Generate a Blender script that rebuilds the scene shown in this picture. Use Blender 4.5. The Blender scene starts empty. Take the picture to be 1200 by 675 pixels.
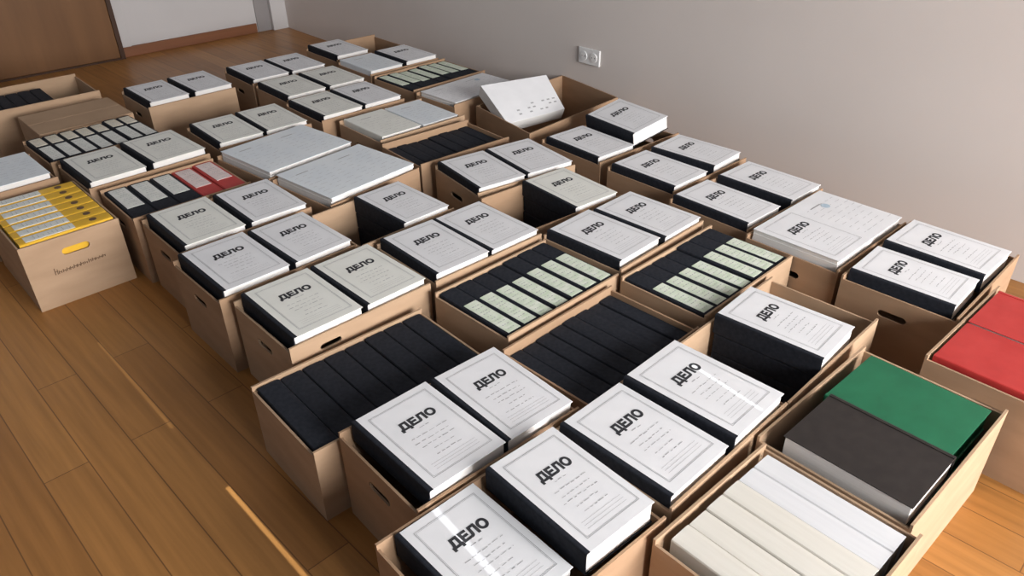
import bpy, bmesh, math, random
from mathutils import Vector, Matrix, Quaternion
random.seed(7)
scene = bpy.context.scene
col = scene.collection

# ---------------------------------------------------------------- camera
F_PX, PITCH, ROLL, YAW, CAM_Z = 892.74, 0.55969, -0.01649, 0.72757, 1.469
cd = bpy.data.cameras.new('camera')
cam = bpy.data.objects.new('camera', cd)
col.objects.link(cam)
cd.sensor_fit = 'HORIZONTAL'
cd.sensor_width = 36.0
cd.lens = F_PX / 1200 * 36.0
cd.clip_start = 0.02
fwd = Vector((math.sin(YAW) * math.cos(PITCH), math.cos(YAW) * math.cos(PITCH), -math.sin(PITCH)))
rgt = Vector((math.cos(YAW), -math.sin(YAW), 0))
up = rgt.cross(fwd)
r2 = math.cos(ROLL) * rgt + math.sin(ROLL) * up
u2 = -math.sin(ROLL) * rgt + math.cos(ROLL) * up
cam.matrix_world = Matrix(((r2.x, u2.x, -fwd.x, 0), (r2.y, u2.y, -fwd.y, 0), (r2.z, u2.z, -fwd.z, CAM_Z), (0, 0, 0, 1)))
scene.camera = cam

# ---------------------------------------------------------------- light and exposure
vs = scene.view_settings
vs.view_transform = 'Standard'
vs.look = 'None'
vs.gamma = 1.0
vs.exposure = -0.03
vs.use_curve_mapping = False
scene.cycles.use_light_tree = False   # so that the small sun slivers are sampled as often as the window

world = bpy.data.worlds.new('world')
scene.world = world
world.use_nodes = True
world.node_tree.nodes['Background'].inputs[0].default_value = (0.93, 0.95, 1.0, 1)
world.node_tree.nodes['Background'].inputs[1].default_value = 0.20


def area(name, loc, target, sx, sy, power, color, spread=math.pi):
    d = bpy.data.lights.new(name, 'AREA')
    d.shape = 'RECTANGLE'
    d.size, d.size_y = sx, sy
    d.energy = power
    d.color = color
    d.spread = spread
    o = bpy.data.objects.new(name, d)
    col.objects.link(o)
    o.location = loc
    o.rotation_euler = (Vector(target) - Vector(loc)).to_track_quat('-Z', 'Y').to_euler()
    return o


area('window_daylight', (1.50, -3.4, 1.75), (1.9, 2.6, 0.35), 2.8, 1.7, 470, (1.0, 0.985, 0.97))


# thin slivers of sun that come through the gaps of the window blind
def sliver(p, d, width, length, power):
    dv = Vector(d).normalized()
    p = Vector(p)
    loc = p - dv * 3.2
    o = area('sun_sliver', loc, p, width, length, power, (0.92, 0.96, 1.0), math.radians(0.12))
    return o


sliver((0.385, 1.25, 0.0), (-0.025, 0.80, -0.58), 0.011, 0.34, 0.026)
sliver((0.350, 2.15, 0.0), (-0.025, 0.80, -0.58), 0.010, 0.34, 0.006)
sliver((0.583, 0.78, 0.28), (0.055, 0.80, -0.58), 0.015, 0.19, 0.0065)
sliver((1.322, 0.73, 0.29), (0.080, 0.80, -0.58), 0.009, 0.13, 0.0045)


# ---------------------------------------------------------------- materials
def nodes(name, rough=0.7, spec=0.3):
    m = bpy.data.materials.new(name)
    m.use_nodes = True
    nt = m.node_tree
    b = nt.nodes['Principled BSDF']
    b.inputs['Roughness'].default_value = rough
    b.inputs['Specular IOR Level'].default_value = spec
    return m, nt, b


def noisy(name, c1, c2, scale=(8, 8, 8), rough=0.75, spec=0.25, detail=4, bump=0.0):
    m, nt, b = nodes(name, rough, spec)
    tc = nt.nodes.new('ShaderNodeTexCoord')
    mp = nt.nodes.new('ShaderNodeMapping')
    mp.inputs['Scale'].default_value = scale
    nz = nt.nodes.new('ShaderNodeTexNoise')
    nz.inputs['Scale'].default_value = 1.0
    nz.inputs['Detail'].default_value = detail
    rp = nt.nodes.new('ShaderNodeValToRGB')
    rp.color_ramp.elements[0].position = 0.3
    rp.color_ramp.elements[1].position = 0.7
    rp.color_ramp.elements[0].color = (*c1, 1)
    rp.color_ramp.elements[1].color = (*c2, 1)
    nt.links.new(tc.outputs['Object'], mp.inputs['Vector'])
    nt.links.new(mp.outputs['Vector'], nz.inputs['Vector'])
    nt.links.new(nz.outputs['Fac'], rp.inputs['Fac'])
    nt.links.new(rp.outputs['Color'], b.inputs['Base Color'])
    if bump:
        bp = nt.nodes.new('ShaderNodeBump')
        bp.inputs['Strength'].default_value = bump
        bp.inputs['Distance'].default_value = 0.002
        nt.links.new(nz.outputs['Fac'], bp.inputs['Height'])
        nt.links.new(bp.outputs['Normal'], b.inputs['Normal'])
    return m


M = {}
M['card'] = noisy('kraft_cardboard', (0.345, 0.220, 0.135), (0.405, 0.262, 0.165), (5, 5, 22), 0.85, 0.15)
M['card_pale'] = noisy('pale_cardboard', (0.395, 0.265, 0.170), (0.465, 0.318, 0.208), (5, 5, 22), 0.85, 0.15)
M['white'] = noisy('white_cover_paper', (0.78, 0.78, 0.80), (0.83, 0.83, 0.85), (14, 14, 14), 0.6, 0.2)
M['cream'] = noisy('cream_cover_paper', (0.79, 0.79, 0.74), (0.84, 0.84, 0.79), (14, 14, 14), 0.55, 0.3)
M['ivory'] = noisy('ivory_paper', (0.66, 0.625, 0.56), (0.73, 0.70, 0.64), (60, 4, 14), 0.75, 0.15)
M['dull_white'] = noisy('dull_white_paper', (0.66, 0.66, 0.68), (0.73, 0.73, 0.75), (60, 4, 14), 0.75, 0.15)
M['mint'] = noisy('mint_white_paper', (0.74, 0.79, 0.72), (0.80, 0.84, 0.77), (14, 14, 14), 0.6, 0.3)
M['blue_white'] = noisy('bluish_white_paper', (0.74, 0.79, 0.84), (0.80, 0.84, 0.87), (10, 10, 10), 0.6, 0.3)
M['label_green'] = noisy('pale_green_label', (0.62, 0.72, 0.55), (0.80, 0.84, 0.74), (40, 60, 40), 0.6, 0.3)
M['label_white'] = noisy('white_label', (0.70, 0.72, 0.68), (0.82, 0.82, 0.78), (40, 60, 40), 0.6, 0.3)
M['label_pink'] = noisy('pink_white_label', (0.74, 0.60, 0.58), (0.84, 0.72, 0.70), (40, 60, 40), 0.6, 0.3)
M['label_buff'] = noisy('buff_label', (0.72, 0.66, 0.54), (0.80, 0.75, 0.64), (20, 20, 20), 0.6, 0.3)
M['black'] = noisy('black_bookcloth', (0.015, 0.017, 0.023), (0.024, 0.027, 0.036), (90, 90, 90), 0.75, 0.15)
M['red'] = noisy('red_board', (0.44, 0.030, 0.028), (0.51, 0.042, 0.038), (16, 16, 16), 0.5, 0.35)
M['green'] = noisy('green_board', (0.010, 0.125, 0.058), (0.015, 0.155, 0.072), (16, 16, 16), 0.5, 0.35)
M['dark_board'] = noisy('charcoal_board', (0.022, 0.018, 0.017), (0.032, 0.026, 0.024), (30, 30, 30), 0.5, 0.35)
M['yellow'] = noisy('yellow_plastic', (0.74, 0.42, 0.025), (0.84, 0.50, 0.04), (20, 20, 20), 0.45, 0.4)
M['ink'] = noisy('black_ink', (0.035, 0.035, 0.04), (0.06, 0.06, 0.065), (50, 50, 50), 0.7, 0.1)
M['grey_ink'] = noisy('grey_ink', (0.36, 0.36, 0.37), (0.46, 0.46, 0.47), (90, 90, 90), 0.7, 0.1)
M['blue_ink'] = noisy('blue_stamp_ink', (0.40, 0.52, 0.62), (0.55, 0.64, 0.72), (60, 60, 60), 0.7, 0.1)
M['brown_ink'] = noisy('brown_ink', (0.13, 0.08, 0.05), (0.18, 0.11, 0.07), (60, 60, 60), 0.7, 0.1)
M['plastic'] = noisy('white_plastic', (0.72, 0.72, 0.72), (0.78, 0.78, 0.78), (9, 9, 9), 0.35, 0.4)
M['dark_plastic'] = noisy('grey_plastic', (0.20, 0.19, 0.19), (0.26, 0.25, 0.25), (9, 9, 9), 0.4, 0.4)
M['wall'] = noisy('wall_paint', (0.655, 0.600, 0.570), (0.68, 0.625, 0.595), (2, 2, 2), 0.9, 0.1)
M['wall_white'] = noisy('white_wall_paint', (0.58, 0.56, 0.56), (0.62, 0.60, 0.60), (2, 2, 2), 0.85, 0.15)
M['groove_shade'] = noisy('groove_shadow_grey', (0.30, 0.28, 0.28), (0.34, 0.32, 0.32), (2, 2, 2), 0.8, 0.15)  # shade of the far wall groove, put into the colour
M['door_wood'] = noisy('brown_door_veneer', (0.155, 0.070, 0.025), (0.195, 0.090, 0.033), (14, 14, 1.2), 0.5, 0.3)
M['door_dark'] = noisy('dark_door_edge', (0.05, 0.022, 0.012), (0.075, 0.034, 0.018), (14, 14, 1.2), 0.5, 0.3)
M['base_wood'] = noisy('baseboard_wood', (0.20, 0.080, 0.038), (0.27, 0.11, 0.052), (1.5, 14, 14), 0.45, 0.35)


def page_edges(name, base):
    m, nt, b = nodes(name, 0.8, 0.2)
    tc = nt.nodes.new('ShaderNodeTexCoord')
    mp = nt.nodes.new('ShaderNodeMapping')
    mp.inputs['Scale'].default_value = (6, 6, 320)
    nz = nt.nodes.new('ShaderNodeTexNoise')
    nz.inputs['Scale'].default_value = 1.0
    rp = nt.nodes.new('ShaderNodeValToRGB')
    rp.color_ramp.elements[0].color = (*[v * 0.8 for v in base], 1)
    rp.color_ramp.elements[1].color = (*base, 1)
    nt.links.new(tc.outputs['Object'], mp.inputs['Vector'])
    nt.links.new(mp.outputs['Vector'], nz.inputs['Vector'])
    nt.links.new(nz.outputs['Fac'], rp.inputs['Fac'])
    nt.links.new(rp.outputs['Color'], b.inputs['Base Color'])
    return m


M['pages'] = page_edges('page_edges', (0.82, 0.80, 0.78))
M['cream_pages'] = noisy('cream_page_edges', (0.72, 0.69, 0.61), (0.82, 0.80, 0.74), (320, 5, 5), 0.8, 0.2)


def floor_material():
    m, nt, b = nodes('oak_planks', 0.38, 0.4)
    tc = nt.nodes.new('ShaderNodeTexCoord')
    mp = nt.nodes.new('ShaderNodeMapping')
    mp.inputs['Rotation'].default_value = (0, 0, -math.pi / 2 - 0.045)
    br = nt.nodes.new('ShaderNodeTexBrick')
    br.offset = 0.37
    br.inputs['Scale'].default_value = 1.0
    br.inputs['Brick Width'].default_value = 1.15
    br.inputs['Row Height'].default_value = 0.113
    br.inputs['Mortar Size'].default_value = 0.0016
    br.inputs['Mortar Smooth'].default_value = 0.2
    br.inputs['Color1'].default_value = (0.34, 0.150, 0.040, 1)
    br.inputs['Color2'].default_value = (0.43, 0.200, 0.056, 1)
    br.inputs['Mortar'].default_value = (0.17, 0.075, 0.024, 1)
    nt.links.new(tc.outputs['Object'], mp.inputs['Vector'])
    nt.links.new(mp.outputs['Vector'], br.inputs['Vector'])
    m2 = nt.nodes.new('ShaderNodeMapping')
    m2.inputs['Scale'].default_value = (2.2, 46, 1)
    nt.links.new(mp.outputs['Vector'], m2.inputs['Vector'])
    nz = nt.nodes.new('ShaderNodeTexNoise')
    nz.inputs['Scale'].default_value = 1.0
    nz.inputs['Detail'].default_value = 5
    nt.links.new(m2.outputs['Vector'], nz.inputs['Vector'])
    rp = nt.nodes.new('ShaderNodeValToRGB')
    rp.color_ramp.elements[0].position = 0.3
    rp.color_ramp.elements[1].position = 0.7
    rp.color_ramp.elements[0].color = (0.80, 0.78, 0.76, 1)
    rp.color_ramp.elements[1].color = (1.1, 1.1, 1.1, 1)
    nt.links.new(nz.outputs['Fac'], rp.inputs['Fac'])
    mx = nt.nodes.new('ShaderNodeMix')
    mx.data_type = 'RGBA'
    mx.blend_type = 'MULTIPLY'
    mx.inputs[0].default_value = 1.0
    nt.links.new(br.outputs['Color'], mx.inputs[6])
    nt.links.new(rp.outputs['Color'], mx.inputs[7])
    nt.links.new(mx.outputs[2], b.inputs['Base Color'])
    return m


M['floor'] = floor_material()


# ---------------------------------------------------------------- mesh helpers
def add_box(bm, lo, hi, mi=0, bevel=0.0):
    x0, y0, z0 = lo
    x1, y1, z1 = hi
    v = [bm.verts.new(p) for p in ((x0, y0, z0), (x1, y0, z0), (x1, y1, z0), (x0, y1, z0),
                                   (x0, y0, z1), (x1, y0, z1), (x1, y1, z1), (x0, y1, z1))]
    fs = [bm.faces.new([v[i] for i in q]) for q in ((0, 3, 2, 1), (4, 5, 6, 7), (0, 1, 5, 4), (1, 2, 6, 5), (2, 3, 7, 6), (3, 0, 4, 7))]
    for f in fs:
        f.material_index = mi
    if bevel:
        es = list({e for f in fs for e in f.edges})
        r = bmesh.ops.bevel(bm, geom=es, offset=bevel, segments=2, profile=0.5, affect='EDGES')
        for f in r['faces']:
            f.material_index = mi
    return v


def obj(name, bm, mats, parent=None, smooth=False):
    bmesh.ops.recalc_face_normals(bm, faces=bm.faces)
    me = bpy.data.meshes.new(name)
    bm.to_mesh(me)
    bm.free()
    for m in (mats if isinstance(mats, (list, tuple)) else [mats]):
        me.materials.append(m)
    if smooth:
        for p in me.polygons:
            p.use_smooth = True
    o = bpy.data.objects.new(name, me)
    col.objects.link(o)
    if parent:
        o.parent = parent
    return o


def box_obj(name, lo, hi, mat, parent=None, bevel=0.0):
    bm = bmesh.new()
    add_box(bm, lo, hi, 0, bevel)
    return obj(name, bm, mat, parent)


def thing(name, label, cat, loc=(0, 0, 0), rz=0.0, group=None):
    o = bpy.data.objects.new(name, None)
    col.objects.link(o)
    o.empty_display_size = 0.05
    o.location = loc
    o.rotation_euler = (0, 0, rz)
    o['label'] = label
    o['category'] = cat
    if group:
        o['group'] = group
    return o


def structure(o):
    o['kind'] = 'structure'
    return o


def copy_tree(o, parent=None):
    c = o.copy()
    col.objects.link(c)
    if parent:
        c.parent = parent
    for ch in list(o.children):
        copy_tree(ch, c)
    return c


# ---------------------------------------------------------------- the room
WX, WY = 2.92, 6.0
structure(box_obj('floor', (-2.5, -3.6, -0.05), (WX, WY, 0.0), M['floor']))
structure(box_obj('wall_right', (WX, -3.6, -0.05), (WX + 0.12, WY + 0.12, 2.7), M['wall']))
structure(box_obj('wall_far', (-2.5, WY, -0.05), (WX, WY + 0.12, 2.7), M['wall_white']))
structure(box_obj('baseboard_far', (1.635, WY - 0.018, 0.0), (2.665, WY, 0.07), M['base_wood'], None, 0.003))
d1 = structure(box_obj('door_1', (0.70, WY - 0.045, 0.012), (1.60, WY, 2.05), M['door_wood'], None, 0.004))
bm = bmesh.new()
add_box(bm, (1.60, WY - 0.055, 0.0), (1.63, WY, 2.10))
add_box(bm, (0.65, WY - 0.055, 0.0), (0.70, WY, 2.10))
add_box(bm, (0.65, WY - 0.055, 2.05), (1.63, WY, 2.10))
obj('door_frame', bm, M['door_dark'], d1)
box_obj('door_threshold', (0.70, WY - 0.05, 0.0), (1.60, WY, 0.012), M['door_dark'], d1)
structure(box_obj('trim_1', (1.635, WY - 0.022, 0.07), (1.70, WY, 2.10), M['wall_white'], None, 0.003))
structure(box_obj('groove_shadow_strip', (2.675, WY - 0.010, 0.0), (2.79, WY, 2.7), M['groove_shade'], None, 0.002))  # flat grey strip paints the shadow of the groove beside the pilaster
structure(box_obj('trim_3', (2.79, WY - 0.05, 0.0), (WX, WY, 2.7), M['wall_white'], None, 0.004))


# ---------------------------------------------------------------- boxes
def panel_with_hole(name, length, height, t, mat, parent, place, holes):
    """A cardboard panel lying in local (s, z); holes are (s, z, half length, half height)."""
    bm = bmesh.new()
    outer = [bm.verts.new((s, 0, z)) for s, z in ((-length / 2, 0), (length / 2, 0), (length / 2, height), (-length / 2, height))]
    edges = [bm.edges.new((outer[i], outer[(i + 1) % 4])) for i in range(4)]
    for (hs, hz, hl, hh) in holes:
        ring = []
        r = min(hh, hl)
        for cx_, a0 in ((hl - r, -90), (-(hl - r), 90)):
            for k in range(7):
                a = math.radians(a0 + 30 * k)
                ring.append(bm.verts.new((hs + cx_ + r * math.cos(a), 0, hz + r * math.sin(a) * hh / r)))
        n = len(ring)
        for i in range(n):
            if (ring[i].co - ring[(i + 1) % n].co).length > 1e-6:
                edges.append(bm.edges.new((ring[i], ring[(i + 1) % n])))
    bmesh.ops.triangle_fill(bm, use_beauty=True, use_dissolve=False, edges=edges, normal=(0, -1, 0))
    g = bmesh.ops.extrude_face_region(bm, geom=bm.faces[:])
    bmesh.ops.translate(bm, vec=(0, t, 0), verts=[e for e in g['geom'] if isinstance(e, bmesh.types.BMVert)])
    bm.transform(place)
    return obj(name, bm, mat, parent)


def archive_box(label, cx, cy, w, d, rz, h=0.266, front=(), left_hole=True, mat='card', group='cardboard archive boxes on the floor', hs=None, shear=None):
    root = thing('archive_box', label, 'box', (cx, cy, 0), rz, group)
    T = 0.006
    m = M[mat]
    hs = hs or h - 0.014
    ll = [(0, hs - 0.062, 0.042, 0.011)] if left_hole else []
    panel_with_hole('front_panel', w, h, T, m, root, Matrix.Translation((0, -d / 2, 0.0)), list(front))
    panel_with_hole('back_panel', w, h, T, m, root, Matrix.Translation((0, d / 2 - T, 0.0)), [])
    side = d - 2 * T
    panel_with_hole('side_panel', side, hs, T, m, root, Matrix.Translation((-w / 2, 0, 0)) @ Matrix.Rotation(-math.pi / 2, 4, 'Z'), ll)
    panel_with_hole('side_panel', side, hs, T, m, root, Matrix.Translation((w / 2 - T, 0, 0)) @ Matrix.Rotation(-math.pi / 2, 4, 'Z'), ll)
    box_obj('bottom_panel', (-w / 2 + T, -d / 2 + T, 0.001), (w / 2 - T, d / 2 - T, 0.008), m, root)
    if shear:
        for ch in root.children:
            for v in ch.data.vertices:
                x, y = v.co.x, v.co.y
                v.co.x, v.co.y = x + shear[0] * y, y + shear[1] * x
    return root


# ---------------------------------------------------------------- writing as flat ink on the covers
def text_faces(body, size, bold=0.0):
    cu = bpy.data.curves.new('title', 'FONT')
    cu.body = body
    cu.size = size
    cu.offset = bold
    cu.align_x = 'CENTER'
    cu.align_y = 'CENTER'
    cu.resolution_u = 2
    o = bpy.data.objects.new('title', cu)
    col.objects.link(o)
    dg = bpy.context.evaluated_depsgraph_get()
    me = bpy.data.meshes.new_from_object(o.evaluated_get(dg))
    vs_ = [tuple(v.co) for v in me.vertices]
    fs_ = [tuple(p.vertices) for p in me.polygons]
    bpy.data.objects.remove(o)
    bpy.data.curves.remove(cu)
    bpy.data.meshes.remove(me)
    return vs_, fs_


TITLE = text_faces('ДЕЛО', 0.036, 0.0021)
_tx = [v[0] for v in TITLE[0]]
TITLE_W = max(_tx) - min(_tx)


def add_flat(bm, verts, faces, sx, sy, ox, oy, z, mi):
    vv = [bm.verts.new((ox + x * sx, oy + y * sy, z)) for x, y, _ in verts]
    for f in faces:
        try:
            nf = bm.faces.new([vv[i] for i in f])
            nf.material_index = mi
        except ValueError:
            pass


def add_rect(bm, x0, y0, x1, y1, z, mi):
    f = bm.faces.new([bm.verts.new(p) for p in ((x0, y0, z), (x1, y0, z), (x1, y1, z), (x0, y1, z))])
    f.material_index = mi


def add_frame(bm, x0, y0, x1, y1, lw, z, mi):
    add_rect(bm, x0, y0, x1, y0 + lw, z, mi)
    add_rect(bm, x0, y1 - lw, x1, y1, z, mi)
    add_rect(bm, x0, y0 + lw, x0 + lw, y1 - lw, z, mi)
    add_rect(bm, x1 - lw, y0 + lw, x1, y1 - lw, z, mi)


def print_cover(bm, x0, y0, x1, y1, z, style, rng):
    """ink material index 1 = black, 2 = grey"""
    w, h = x1 - x0, y1 - y0
    cx = (x0 + x1) / 2
    if style == 'title':
        add_frame(bm, x0 + .10 * w, y0 + .085 * h, x1 - .09 * w, y1 - .075 * h, 0.0012, z, 2)
        add_frame(bm, x0 + .115 * w, y0 + .096 * h, x1 - .105 * w, y1 - .086 * h, 0.0007, z, 2)
        add_flat(bm, *TITLE, 0.50 * w / TITLE_W, 0.98, cx + .02 * w, y0 + .665 * h, z, 1)
        # handwriting and ruled lines below the title
        for k, (fy, fw) in enumerate(((.575, .16), (.50, .52), (.44, .44), (.385, .50), (.32, .30), (.255, .40))):
            x = cx - fw * w / 2 + rng.uniform(-.01, .01)
            xe = cx + fw * w / 2
            while x < xe:
                L = rng.uniform(.006, .016)
                yy = y0 + fy * h + rng.uniform(-.001, .001)
                add_rect(bm, x, yy, min(x + L, xe), yy + rng.uniform(.0010, .0022), z, 2)
                x += L + rng.uniform(.003, .006)
        for fy in (.20, .17, .14):
            add_rect(bm, x0 + .20 * w, y0 + fy * h, x1 - .20 * w, y0 + fy * h + .0006, z, 2)
    elif style == 'form':
        for k in range(9):
            fy = .12 + .085 * k
            x = x0 + .1 * w
            while x < x1 - .12 * w:
                L = rng.uniform(.01, .035)
                add_rect(bm, x, y0 + fy * h, x + L, y0 + fy * h + .0012, z, 2)
                x += L + rng.uniform(.006, .03)
        add_rect(bm, x0 + .22 * w, y0 + .80 * h, x0 + .5 * w, y0 + .815 * h, z, 2)


# ---------------------------------------------------------------- flat case folder
FW, FH = 0.215, 0.310


def make_folder(t, cover, style, spine='black', back=None, strip=0.012, pages='pages', seed=1):
    """origin: middle of the underside; spine on the -x side, head of the page towards +y"""
    root = thing('case_folder', '', 'folder')
    x0, x1, y0, y1 = -FW / 2, FW / 2, -FH / 2, FH / 2
    b = 0.0022
    if strip:
        bm = bmesh.new()
        # a cloth spine bent round the block: side wall, top strip and bottom strip
        prof = [(x0 + strip, t), (x0 + .004, t), (x0 + .0012, t - .0012), (x0, t - .005), (x0, .005), (x0 + .0012, .0012), (x0 + .004, 0), (x0 + strip, 0)]
        inn = [(x0 + strip, t - .0014), (x0 + .0045, t - .0014), (x0 + .003, t - .003), (x0 + .002, t - .006), (x0 + .002, .006), (x0 + .003, .003), (x0 + .0045, .0014), (x0 + strip, .0014)]
        loop = prof + inn[::-1]
        A = [bm.verts.new((p[0], y0, p[1])) for p in loop]
        B = [bm.verts.new((p[0], y1, p[1])) for p in loop]
        n = len(loop)
        for i in range(n):
            bm.faces.new((A[i], A[(i + 1) % n], B[(i + 1) % n], B[i]))
        m = len(prof)
        for V in (A, B):
            for i in range(m - 1):
                bm.faces.new((V[i], V[i + 1], V[n - 2 - i], V[n - 1 - i]))
        obj('spine', bm, M[spine], root)
    bm = bmesh.new()
    cx0 = x0 + max(strip - 0.002, 0)
    add_box(bm, (cx0, y0, t - .0016 - b), (x1, y1, t - .0016), 0, 0.0006)
    if style:
        print_cover(bm, x0 + strip, y0, x1, y1, t - .0011, style, random.Random(seed))
    obj('front_cover', bm, [M[cover], M['ink'], M['grey_ink']], root)
    box_obj('back_cover', (cx0, y0, .0014), (x1, y1, .0014 + b), M[back or spine], root, 0.0006)
    bm = bmesh.new()
    add_box(bm, (x0 + .005, y0 + .004, .0014 + b), (x1 - .004, y1 - .004, t - .0016 - b))
    obj('pages', bm, M[pages], root)
    return root


# ---------------------------------------------------------------- volume standing on its fore-edge, spine up
VH, VL = 0.236, 0.305


def make_volume(tx, body, label=None, lab=None, label_far=None, pages='pages', hole=False, seed=1, name='bound_volume'):
    """origin: middle of the underside; spine on top, running along y"""
    rng = random.Random(seed)
    root = thing(name, '', 'binder' if hole else 'volume')
    h = tx / 2
    # U-shaped case, spine slightly rounded
    bm = bmesh.new()
    out = [(-h, 0), (-h, VH - .004), (-h * .93, VH - .0012), (-h * .6, VH), (h * .6, VH), (h * .93, VH - .0012), (h, VH - .004), (h, 0)]
    c = .0028
    inn = [(-h + c, 0), (-h + c, VH - .0075), (-h * .85, VH - .0045), (-h * .6, VH - c), (h * .6, VH - c), (h * .85, VH - .0045), (h - c, VH - .0075), (h - c, 0)]
    loop = out + inn[::-1]
    n = len(loop)
    A = [bm.verts.new((p[0], -VL / 2, p[1])) for p in loop]
    B = [bm.verts.new((p[0], VL / 2, p[1])) for p in loop]
    for i in range(n):
        bm.faces.new((A[i], A[(i + 1) % n], B[(i + 1) % n], B[i]))
    m = len(out)
    for V in (A, B):
        for i in range(m - 1):
            bm.faces.new((V[i], V[i + 1], V[n - 2 - i], V[n - 1 - i]))
    obj('case_cover', bm, M[body], root)
    box_obj('pages', (-h + c, -VL / 2 + .004, .003), (h - c, VL / 2 - .004, VH - .011), M[pages], root)
    for which, y0, y1 in ((lab, -.142, .050 if not label_far else .020), (label_far, .045, .140)) if not hole else ((lab, -.030, .130),):
        if not which:
            continue
        bm = bmesh.new()
        lw = h * .80
        # the paper wraps over the rounded spine
        xs = [(-h * .74, VH + .0002), (-h * .5, VH + .0006), (h * .5, VH + .0006), (h * .74, VH + .0002)]
        up_ = [[bm.verts.new((x, y, z + .0006)) for x, z in xs] for y in (y0, y1)]
        dn_ = [[bm.verts.new((x, y, z - .0008)) for x, z in xs] for y in (y0, y1)]
        for i in range(3):
            bm.faces.new((up_[0][i], up_[0][i + 1], up_[1][i + 1], up_[1][i]))
            bm.faces.new((dn_[0][i], dn_[0][i + 1], dn_[1][i + 1], dn_[1][i]))
        for P, Q in ((up_, dn_),):
            for k in (0, 1):
                for i in range(3):
                    bm.faces.new((P[k][i], P[k][i + 1], Q[k][i + 1], Q[k][i]))
            for i in (0, 3):
                bm.faces.new((P[0][i], P[1][i], Q[1][i], Q[0][i]))
        bm.normal_update()
        zt = VH + .0016
        y = y0 + .014
        while y < y1 - .014:
            x = -h * .42
            xe = h * rng.uniform(.1, .42)
            while x < xe:
                L = rng.uniform(.003, .008)
                add_rect(bm, x, y, min(x + L, h * .46), y + rng.uniform(.0015, .003), zt, 1)
                x += L + rng.uniform(.002, .005)
            y += rng.uniform(.011, .022)
        obj('spine_label', bm, [M[which], M['grey_ink']], root)
    if hole:
        bm = bmesh.new()
        bmesh.ops.create_circle(bm, cap_ends=True, radius=.0125, segments=20, matrix=Matrix.Translation((0, -.095, VH + .0012)))
        g = bmesh.ops.extrude_face_region(bm, geom=bm.faces[:])
        bmesh.ops.translate(bm, vec=(0, 0, -.002), verts=[e for e in g['geom'] if isinstance(e, bmesh.types.BMVert)])
        obj('finger_hole', bm, M['brown_ink'], root)
    return root


_protos = {}


def place(key, maker, label, loc, rz, group=None, scale=(1, 1, 1), tilt=None):
    if key not in _protos:
        o = maker()
        _protos[key] = o
    else:
        o = copy_tree(_protos[key])
    o['label'] = label
    if group:
        o['group'] = group
    elif 'group' in o:
        del o['group']
    o.location = loc
    o.rotation_euler = (tilt[0], tilt[1], rz) if tilt else (0, 0, rz)
    o.scale = scale
    return o


T_F = 0.062


def folder(label, cx, cy, rz, ztop, kind='white', w=0.203, h=0.31, t=T_F, group='case folders lying in the boxes', tilt=None):
    """cx, cy: centre of the pale cover seen from above; w, h: its size"""
    sx, sy = (w + 0.012) / FW, h / FH
    k = {'white': ('white', 'title', 'black', 'black', .012, 'pages'),
         'cream': ('cream', 'title', 'black', 'black', .012, 'pages'),
         'mint': ('mint', 'title', 'black', 'black', .012, 'pages'),
         'bare': ('white', 'title', 'white', 'white', .012, 'pages'),
         'black': ('dark_board', None, 'dark_board', 'dark_board', .012, 'pages'),
         'green': ('green', None, 'green', 'green', .012, 'green'),
         'red': ('red', None, 'red', 'red', .012, 'pages'),
         'stack': ('black', None, 'black', 'black', .012, 'pages'),
         'plain': ('cream', 'form', 'cream', 'cream', .012, 'pages'),
         'blue': ('blue_white', 'form', 'blue_white', 'blue_white', .012, 'pages')}[kind]
    seed = random.randrange(4)
    ox = -0.006 * math.cos(rz)
    oy = -0.006 * math.sin(rz)
    return place((kind, t, seed), lambda: make_folder(t, k[0], k[1], k[2], k[3], k[4], k[5], seed + 3), label,
                 (cx + ox, cy + oy, ztop - t), rz, group, (sx, sy, 1), tilt)


ORD = ['first', 'second', 'third', 'fourth', 'fifth', 'sixth', 'seventh', 'eighth', 'ninth', 'tenth', 'eleventh']


def pair_box(n, colname, rz, fa, fb, front=(), left_hole=True, mat='card', desc='brown cardboard archive box', extra=(0, 0, 0, 0), h=0.266):
    """a box fitted round a folder on its left stack and one on its right stack; extra widens it left, right, near, far"""
    ph = f'{ORD[n - 1]} box from the front, {colname} column'
    us, vs_ = [], []
    e1 = Vector((math.cos(rz), math.sin(rz)))
    e2 = Vector((-math.sin(rz), math.cos(rz)))
    for f in (fa, fb):
        if not f:
            continue
        w_, h_ = (f[5], f[6]) if len(f) > 5 else (.203, .31)
        a1 = Vector((math.cos(f[2]), math.sin(f[2])))
        a2 = Vector((-math.sin(f[2]), math.cos(f[2])))
        for px, py in ((-w_ / 2 - .0125, -h_ / 2), (w_ / 2, -h_ / 2), (w_ / 2, h_ / 2), (-w_ / 2 - .0125, h_ / 2)):
            p = Vector((f[0], f[1])) + a1 * px + a2 * py
            us.append(p.dot(e1))
            vs_.append(p.dot(e2))
    g = .0075
    u0, u1, v0, v1 = min(us) - g - extra[0], max(us) + g + extra[1], min(vs_) - g - extra[2], max(vs_) + g + extra[3]
    c = e1 * ((u0 + u1) / 2) + e2 * ((v0 + v1) / 2)
    archive_box(f'{desc}, {ORD[n - 1]} from the front in the {colname} column', c.x, c.y, u1 - u0, v1 - v0, rz, h=h, front=front, left_hole=left_hole, mat=mat)
    for side, f in (('left', fa), ('right', fb)):
        if f:
            tint = {'cream': 'cream', 'mint': 'greenish white', 'plain': 'plain cream', 'blue': 'pale blue'}.get(f[4] if len(f) > 4 else 'white', 'white')
            folder(f'{tint} case folder at {side} in the {ph}', *f[:4], *(f[4:]))


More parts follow.
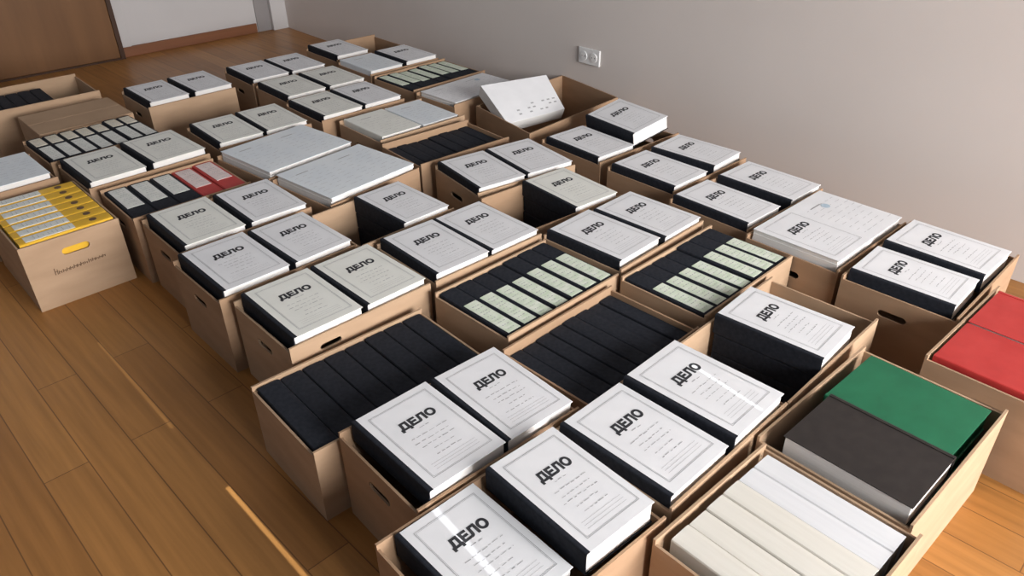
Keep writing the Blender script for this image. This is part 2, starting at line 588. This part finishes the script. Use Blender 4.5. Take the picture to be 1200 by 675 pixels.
def volume_box(n, colname, box_label, cx, cy, w, d, rz, count, kinds, label_of, top, mat='card', left_hole=False, h=0.266, flip=False):
    """a box filled with volumes that stand side by side, spines up"""
    archive_box(f'{box_label}, {ORD[n - 1]} from the front in the {colname} column', cx, cy, w, d, rz, h=h, left_hole=left_hole, mat=mat)
    ph = f'{ORD[n - 1]} box from the front, {colname} column'
    pitch = (w - .018) / count
    for i in range(count):
        s = (i - (count - 1) / 2) * pitch
        kd = kinds[i % len(kinds)]
        seed = random.randrange(3)
        tx = pitch * 0.965
        lift = random.uniform(-.004, .003)
        off_y = random.uniform(-.002, .002)
        place(('vol', kd, round(tx, 4), seed), lambda: make_volume(tx, *VOL[kd], seed=seed), label_of(ORD[i], ph, i),
              (cx + s * math.cos(rz) - off_y * math.sin(rz), cy + s * math.sin(rz) + off_y * math.cos(rz), 0.009), rz + (math.pi if flip else 0),
              'volumes standing spine up in the boxes', (1, (d - .019) / VL, (top + lift - .009) / VH))


#        body,  near label,   wide label flag slot, far label
VOL = {
    'plain': ('black',),
    'green': ('black', True, 'label_green'),
    'white': ('black', True, 'label_white'),
    'red': ('red', True, 'label_pink'),
    'two': ('black', True, 'label_white', 'label_buff'),
}

LEFT, SECOND, THIRD, WALL = 'left', 'second', 'third', 'wall-side'

def paper_stack(label, cx, cy, w, h, rz, ztop, t, mat='blue_white', stamp=False, name='paper_stack', title=False):
    root = thing(name, label, 'papers', (cx, cy, ztop - t), rz, None)
    rng = random.Random(int(cx * 1000))
    layers = 5
    for k in range(layers - 1):
        pass
    bm = bmesh.new()
    z = 0
    for k in range(layers):
        dz = (t - .002) / layers
        ox, oy = rng.uniform(-.003, .003), rng.uniform(-.003, .003)
        add_box(bm, (-w / 2 + ox + .003, -h / 2 + oy + .003, z), (w / 2 + ox - .003, h / 2 + oy - .003, z + dz))
        z += dz
    obj('pages', bm, M['pages'], root)
    bm = bmesh.new()
    add_box(bm, (-w / 2, -h / 2, t - .002), (w / 2, h / 2, t))
    if title:
        print_cover(bm, -w / 2, -h / 2, -w / 2 + w * .5, h / 2, t + .0005, 'title', rng)
        print_cover(bm, 0, -h / 2, w / 2, h / 2, t + .0005, 'form', rng)
    else:
        for k in range(2):
            print_cover(bm, -w / 2 + k * w / 2, -h / 2, k * w / 2, h / 2, t + .0005, 'form', rng)
    if stamp:
        bmesh.ops.create_circle(bm, cap_ends=True, radius=.016, segments=24, matrix=Matrix.Translation((w * .26, h * .24, t + .0007)))
        for f in bm.faces:
            if len(f.verts) > 8:
                f.material_index = 3
    obj('top_sheet', bm, [M[mat], M['ink'], M['grey_ink'], M['blue_ink']], root)
    return root


# ------------------------------------------------ left column, from the front
pair_box(1, LEFT, -0.01, (0.601, 0.768, 0.01, .270, 'white', .190, .290), (0.815, 0.748, -0.02, .310, 'white', .181, .292), extra=(.030, .008, .012, 0))
pair_box(2, LEFT, -0.01, (0.711, 1.087, .012, .290, 'white', .202, .292), (0.931, 1.088, -.02, .285, 'white', .192, .292), extra=(.02, 0, 0, 0))
volume_box(3, LEFT, 'cardboard box packed with bare black spines', 0.778, 1.425, 0.535, 0.325, -0.01, 8, ['plain'],
           lambda o, ph, i: f'{o} bare black volume from the left in the {ph}', .218, 'card_pale', h=.226)
pair_box(4, LEFT, 0.02, (0.775, 1.776, .015, .288, 'cream', .208, .305), (1.004, 1.784, .03, .284, 'cream', .200, .305),
         front=[(-.115, .225, .034, .009), (-.035, .225, .009, .009)], mat='card_pale', extra=(.012, .0, .0, 0))
pair_box(5, LEFT, 0.03, (0.738, 2.138, .03, .287, 'white', .211, .312), (0.972, 2.148, .045, .282, 'white', .200, .302), extra=(.01, 0, 0, 0))
pair_box(6, LEFT, 0.02, (0.767, 2.500, .02, .284, 'cream', .206, .318), (1.006, 2.502, .01, .282, 'white', .205, .305), extra=(.01, 0, 0, 0))
volume_box(7, LEFT, 'cardboard box with black and red spines', 0.835, 2.868, 0.450, 0.340, 0.02, 5, ['white', 'white', 'white', 'red', 'red'],
           lambda o, ph, i: f'{["first black", "second black", "third black", "inner red", "outer red"][i]} labelled volume from the left in the {ph}', .258, left_hole=True, flip=True)
pair_box(8, LEFT, 0.05, (0.698, 3.250, .05, .287, 'cream', .210, .325), (0.945, 3.268, .06, .290, 'cream', .215, .325))
volume_box(9, LEFT, 'cardboard box with a row of white-labelled spines', 0.775, 3.650, 0.475, 0.355, 0.06, 7, ['two'],
           lambda o, ph, i: f'{o} twin-labelled black volume from left in the {ph}', .268)

# ------------------------------------------------ second column
pair_box(1, SECOND, 0.03, (1.062, 0.755, .028, .285, 'white', .200, .308), (1.291, 0.761, .045, .295, 'white', .203, .310),
         front=[(-.145, .205, .040, .011)], mat='card_pale')
volume_box(2, SECOND, 'cardboard box packed with bare black spines', 1.303, 1.095, 0.455, 0.315, 0.04, 8, ['plain'],
           lambda o, ph, i: f'{o} bare black volume from the left in the {ph}', .222, h=.248)
volume_box(3, SECOND, 'cardboard box with pale green spine labels', 1.340, 1.430, 0.470, 0.318, 0.03, 7, ['green'],
           lambda o, ph, i: f'{o} green-labelled black volume from the left in the {ph}', .252, 'card_pale', h=.258)
pair_box(4, SECOND, 0.0, (1.256, 1.780, -.01, .285, 'white', .200, .306), (1.472, 1.780, .01, .283, 'white', .197, .305), mat='card_pale')
pair_box(5, SECOND, 0.03, None, (1.372, 2.130, .035, .282, 'white', .190, .300), mat='card_pale', extra=(.165, .008, 0, 0))
for i, nm in enumerate(('second', 'third', 'fourth')):
    folder(f'{nm} folder down the black stack in the fifth box, second column', 1.372, 2.130, .035 + random.uniform(-.012, .012), .282 - (i + 1) * .0625, 'stack', .188, .296)
archive_box('cardboard box topped with a bluish paper stack, sixth from the front in the second column', 1.372, 2.510, 0.440, 0.364, 0.13)
archive_box('cardboard box topped with a bluish paper stack, seventh from the front in the second column', 1.320, 2.890, 0.440, 0.372, 0.13)
paper_stack('wide bluish-white paper stack on the sixth box from the front, second column', 1.372, 2.510, .412, .338, .13, .286, .075)
paper_stack('wide bluish-white paper stack on the seventh box from the front, second column', 1.320, 2.890, .410, .346, .13, .286, .075)
pair_box(8, SECOND, 0.0, (1.240, 3.295, -.01, .284, 'cream', .192, .330), (1.458, 3.295, -.02, .284, 'cream', .190, .330))
pair_box(9, SECOND, 0.02, (1.215, 4.060, .03, .287, 'white', .190, .340), (1.445, 4.070, .03, .287, 'white', .190, .340), mat='card_pale',
         desc='pale cardboard box standing behind a gap')

# ------------------------------------------------ third column
pair_box(1, THIRD, 0.04, None, (1.680, 0.776, .08, .292, 'white', .186, .305), mat='card_pale', extra=(.150, .120, .0, 0), h=.260)
for i, nm in enumerate(('second', 'third', 'fourth')):
    folder(f'{nm} folder down the black stack in the first box, third column', 1.681, 0.776, .08 + random.uniform(-.010, .010), .292 - (i + 1) * .0625, 'stack', .184, .296)
volume_box(2, THIRD, 'cardboard box with pale green spine labels', 1.812, 1.114, 0.480, 0.305, 0.03, 7, ['green'],
           lambda o, ph, i: f'{o} green-labelled black volume from the left in the {ph}', .256, 'card_pale', h=.262)
pair_box(3, THIRD, 0.05, (1.708, 1.456, .055, .285, 'white', .203, .304), (1.934, 1.458, .045, .282, 'white', .196, .304), mat='card_pale')
pair_box(4, THIRD, -0.06, None, (1.899, 1.796, -.07, .282, 'cream', .196, .298), extra=(.180, .006, 0, 0))
for i, nm in enumerate(('second', 'third', 'fourth')):
    folder(f'{nm} folder down the black stack in the fourth box, third column', 1.900, 1.796, -.07 + random.uniform(-.012, .012), .282 - (i + 1) * .0625, 'stack', .194, .290)
pair_box(5, THIRD, -0.14, (1.772, 2.155, -.14, .282, 'white', .203, .310), (1.995, 2.122, -.14, .284, 'white', .208, .308), mat='card_pale')
volume_box(6, THIRD, 'cardboard box of black spines in shadow', 1.875, 2.520, 0.460, 0.300, -0.04, 8, ['plain'],
           lambda o, ph, i: f'{o} bare black volume from the left in the {ph}', .238)
pair_box(7, THIRD, 0.0, (1.805, 2.895, .01, .272, 'plain', .200, .312), (2.025, 2.895, .0, .268, 'blue', .190, .312), mat='card_pale', extra=(.012, .012, .014, .0))
pair_box(8, THIRD, 0.0, (1.740, 3.285, .015, .284, 'cream', .205, .325), (1.970, 3.288, -.0, .284, 'white', .200, .325))
pair_box(9, THIRD, 0.0, (1.765, 3.665, .0, .284, 'cream', .205, .325), (2.000, 3.665, .0, .284, 'cream', .200, .325))
pair_box(10, THIRD, 0.0, (1.765, 4.050, .0, .284, 'white', .200, .330), (1.990, 4.050, .0, .284, 'white', .195, .330))

# ------------------------------------------------ wall-side column
pair_box(1, WALL, 0.03, (2.188, 0.648, .05, .283, 'white', .190, .300), (2.425, 0.650, .0, .288, 'white', .206, .302), extra=(.012, .02, .01, 0))
archive_box('cardboard box with wide white papers, second from the front in the wall-side column', 2.300, 0.985, 0.462, 0.326, 0.0)
paper_stack('wide white paper stack with blue stamp on the second box, wall-side column', 2.300, 0.985, .430, .300, .005, .286, .070, 'white', True, title=True)
pair_box(3, WALL, -0.01, (2.215, 1.325, -.015, .283, 'white', .190, .312), (2.478, 1.318, -.01, .283, 'white', .192, .310))
pair_box(4, WALL, 0.0, (2.278, 1.676, .0, .283, 'white', .198, .305), (2.520, 1.682, .06, .288, 'white', .190, .296))
pair_box(5, WALL, -0.03, (2.298, 2.062, -.04, .280, 'white', .204, .310), None, extra=(0, .26, .01, .01))
folder('white case folder lying tilted on the right side of the fifth box, wall-side column', 2.537, 2.062, -.10, .335, 'white', .195, .300, tilt=(.0, -.17))

# big kraft box by the wall with the leaning paper bundle
archive_box('wide brown cardboard box below the wall socket, holding a leaning white bundle', 2.560, 2.590, 0.655, 0.455, 0.0, h=0.262, left_hole=False, hs=.262, shear=(.16, .09))
root = thing('paper_bundle', 'bright white paper bundle leaning in the wide box below the wall socket', 'papers', (2.43, 2.62, 0.2), 0)
q = [Vector(p) for p in ((2.238, 2.525, .246), (2.565, 2.480, .250), (2.645, 2.690, .352), (2.288, 2.770, .358))]
nrm = (q[1] - q[0]).cross(q[3] - q[0]).normalized()
off = Vector((2.43, 2.62, 0.2))
bm = bmesh.new()
tp = [bm.verts.new(p - off) for p in q]
bt = [bm.verts.new(p - off - nrm * .055) for p in q]
bm.faces.new(tp)
bm.faces.new(bt[::-1])
for i in range(4):
    bm.faces.new((tp[i], tp[(i + 1) % 4], bt[(i + 1) % 4], bt[i]))
obj('pages', bm, M['pages'], root)
bm = bmesh.new()
tq = [p - off + nrm * .0030 for p in q]
tb = [p - off + nrm * .0002 for p in q]
a_ = [bm.verts.new(p) for p in tq]
b_ = [bm.verts.new(p) for p in tb]
bm.faces.new(a_)
bm.faces.new(b_[::-1])
for i in range(4):
    bm.faces.new((a_[i], a_[(i + 1) % 4], b_[(i + 1) % 4], b_[i]))
rng = random.Random(5)
for k in range(10):
    s0 = .08 + .09 * k
    for tt in (.12, .22, .32):
        if rng.random() < .5:
            def pt(s, t_):
                return tq[0].lerp(tq[1], s).lerp(tq[3].lerp(tq[2], s), t_) + nrm * .0006
            f = bm.faces.new([bm.verts.new(pt(*c)) for c in ((s0, tt), (s0 + .045, tt), (s0 + .045, tt + .035), (s0, tt + .035))])
            f.material_index = 1
obj('top_sheet', bm, [M['white'], M['grey_ink']], root)

archive_box('cardboard box behind the wide box, seventh from the front in the wall-side column', 2.420, 3.020, 0.470, 0.290, 0.06, left_hole=False)
paper_stack('pale paper stack in the box just behind the bright leaning bundle', 2.420, 3.020, .435, .262, .06, .270, .06, 'white', True)
volume_box(8, WALL, 'cardboard box with a row of greenish labels', 2.430, 3.370, 0.490, 0.350, 0.03, 7, ['green'],
           lambda o, ph, i: f'{o} green-labelled volume from the left in the {ph}', .258, flip=True)
pair_box(9, WALL, 0.0, (2.305, 3.745, .0, .282, 'blue', .200, .320), (2.540, 3.745, .0, .287, 'white', .200, .320))
pair_box(10, WALL, 0.0, (2.325, 4.135, .0, .287, 'white', .200, .340), None, extra=(0, .26, 0, 0))

# ------------------------------------------------ boxes at the far left
lidb = archive_box('closed tan cardboard box behind the row of white-labelled spines', 0.815, 4.060, 0.420, 0.340, 0.03, h=.250, hs=.250, left_hole=False, mat='card_pale')
box_obj('lid_flap', (-.209, -.169, .2505), (.209, -.002, .2555), M['card_pale'], lidb)
box_obj('lid_flap', (-.209, .002, .2505), (.209, .169, .2555), M['card_pale'], lidb)
archive_box('open tan cardboard box nearest the brown door', 0.760, 4.560, 0.520, 0.420, 0.0, left_hole=False, mat='card_pale')
for i in range(5):
    place(('vol', 'plain', .055, 1), lambda: make_volume(.055, 'black', seed=1),
          f'{ORD[i]} black volume from the left in the open box nearest the brown door', (.56 + i * .058, 4.545, .0085), 0,
          'volumes standing spine up in the boxes')

# yellow binders
yb = archive_box('cardboard box full of yellow ring binders at the left edge', 0.412, 3.005, 0.330, 0.470, 0.03, h=0.25, hs=.25, left_hole=False, mat='card_pale',
                 front=[(.005, .192, .046, .013)])
# faint brown script on the front of the binder box
bm = bmesh.new()
rng = random.Random(11)
x = -.085
while x < .085:
    hgt = rng.uniform(.010, .015) if x > -.078 else .026
    zz = .118 + (x + .085) * .05
    for kx, kz, kw, kh in ((0, 0, .0032, hgt), (.003, hgt * .4, .0065, .003), (.0080, 0, .0030, hgt * .75)):
        vv = [bm.verts.new(p) for p in ((x + kx, -.2356, zz + kz), (x + kx + kw, -.2356, zz + kz), (x + kx + kw + .001, -.2356, zz + kz + kh), (x + kx + .001, -.2356, zz + kz + kh))]
        bm.faces.new(vv)
    x += rng.uniform(.011, .014)
obj('printed_script', bm, M['brown_ink'], yb)
for i in range(7):
    s = (i - 3) * .064
    cxy = Vector((0.412 - s * math.sin(.03), 3.005 + s * math.cos(.03)))
    place(('yellow', .061, i % 2), lambda: make_volume(.061, 'yellow', True, 'label_white', hole=True, seed=i, name='ring_binder'),
          f'{ORD[i]} yellow ring binder from the front of the binder box', (cxy.x, cxy.y, .0085 + .012), math.pi / 2 + .03, 'yellow ring binders in the left box')

# box with a pale blue folder behind the binders
archive_box('cardboard box behind the yellow binders at the left edge', 0.285, 3.450, 0.470, 0.350, 0.05, left_hole=False)
folder('pale blue-white case folder in the box behind the yellow binders', 0.395, 3.452, .05, .287, 'blue', .215, .318)

# ------------------------------------------------ front right: cream, green-and-black, red
archive_box('cardboard box of cream volumes at the bottom edge of the photo', 1.055, 0.390, 0.390, 0.350, 0.0, left_hole=False, front=[], mat='card_pale')
VOL['cream'] = ('cream', None, None, None, 'cream_pages')
for i in range(6):
    s = (i - 2.5) * .0575
    place(('cream', i % 3, i > 3), lambda: make_volume(.0566, 'dull_white' if i > 3 else 'ivory', pages='cream_pages', seed=i, name='paper_volume'),
          f'{ORD[i]} cream volume from the left in the bottom-edge box', (1.058 + s, .389, .026 + random.uniform(-.003, .003)), 0, 'cream volumes in the front box')
archive_box('cardboard box of green and black folders at the front right', 1.508, 0.412, 0.500, 0.350, 0.0, left_hole=True, mat='card_pale')
folder('charcoal black folder with white page edges beside the green folder', 1.376, 0.395, math.pi, .290, 'black', .198, .285, group=None)
folder('green folder lying beside the charcoal folder in the front right box', 1.612, 0.408, -.01, .272, 'green', .222, .290, group=None)
folder('lower dark green folder beneath the top green folder', 1.612, 0.408, .0, .2095, 'green', .220, .284, group=None)
archive_box('cardboard box of red folders at the right edge of the photo', 2.080, 0.290, 0.490, 0.340, 0.0, left_hole=True, mat='card_pale')
folder('nearer left red folder in the box at the right edge', 1.962, 0.290, .0, .266, 'red', .205, .312, group=None)
folder('red folder further right in the box at the right edge', 2.174, 0.290, math.pi, .2695, 'red', .215, .312, group=None)

# ------------------------------------------------ wall socket
sk = thing('wall_socket', 'white double power socket low on the right wall', 'socket', (WX, 2.650, .400), 0)
box_obj('socket_plate', (-.010, -.072, -.040), (0, .072, .040), M['plastic'], sk, 0.003)
for yy in (-.034, .034):
    bm = bmesh.new()
    bmesh.ops.create_cone(bm, cap_ends=True, segments=28, radius1=.024, radius2=.022, depth=.004,
                          matrix=Matrix.Translation((-.011, yy, 0)) @ Matrix.Rotation(-math.pi / 2, 4, 'Y'))
    s_ = obj('socket_outlet', bm, M['dark_plastic'] if yy > 0.9 else M['plastic'], sk)
    for zz in (-.0095, .0095):
        bm = bmesh.new()
        bmesh.ops.create_cone(bm, cap_ends=True, segments=12, radius1=.0026, radius2=.0026, depth=.003,
                              matrix=Matrix.Translation((-.0125, yy + zz, 0)) @ Matrix.Rotation(-math.pi / 2, 4, 'Y'))
        obj('pin_hole', bm, M['ink'], s_)
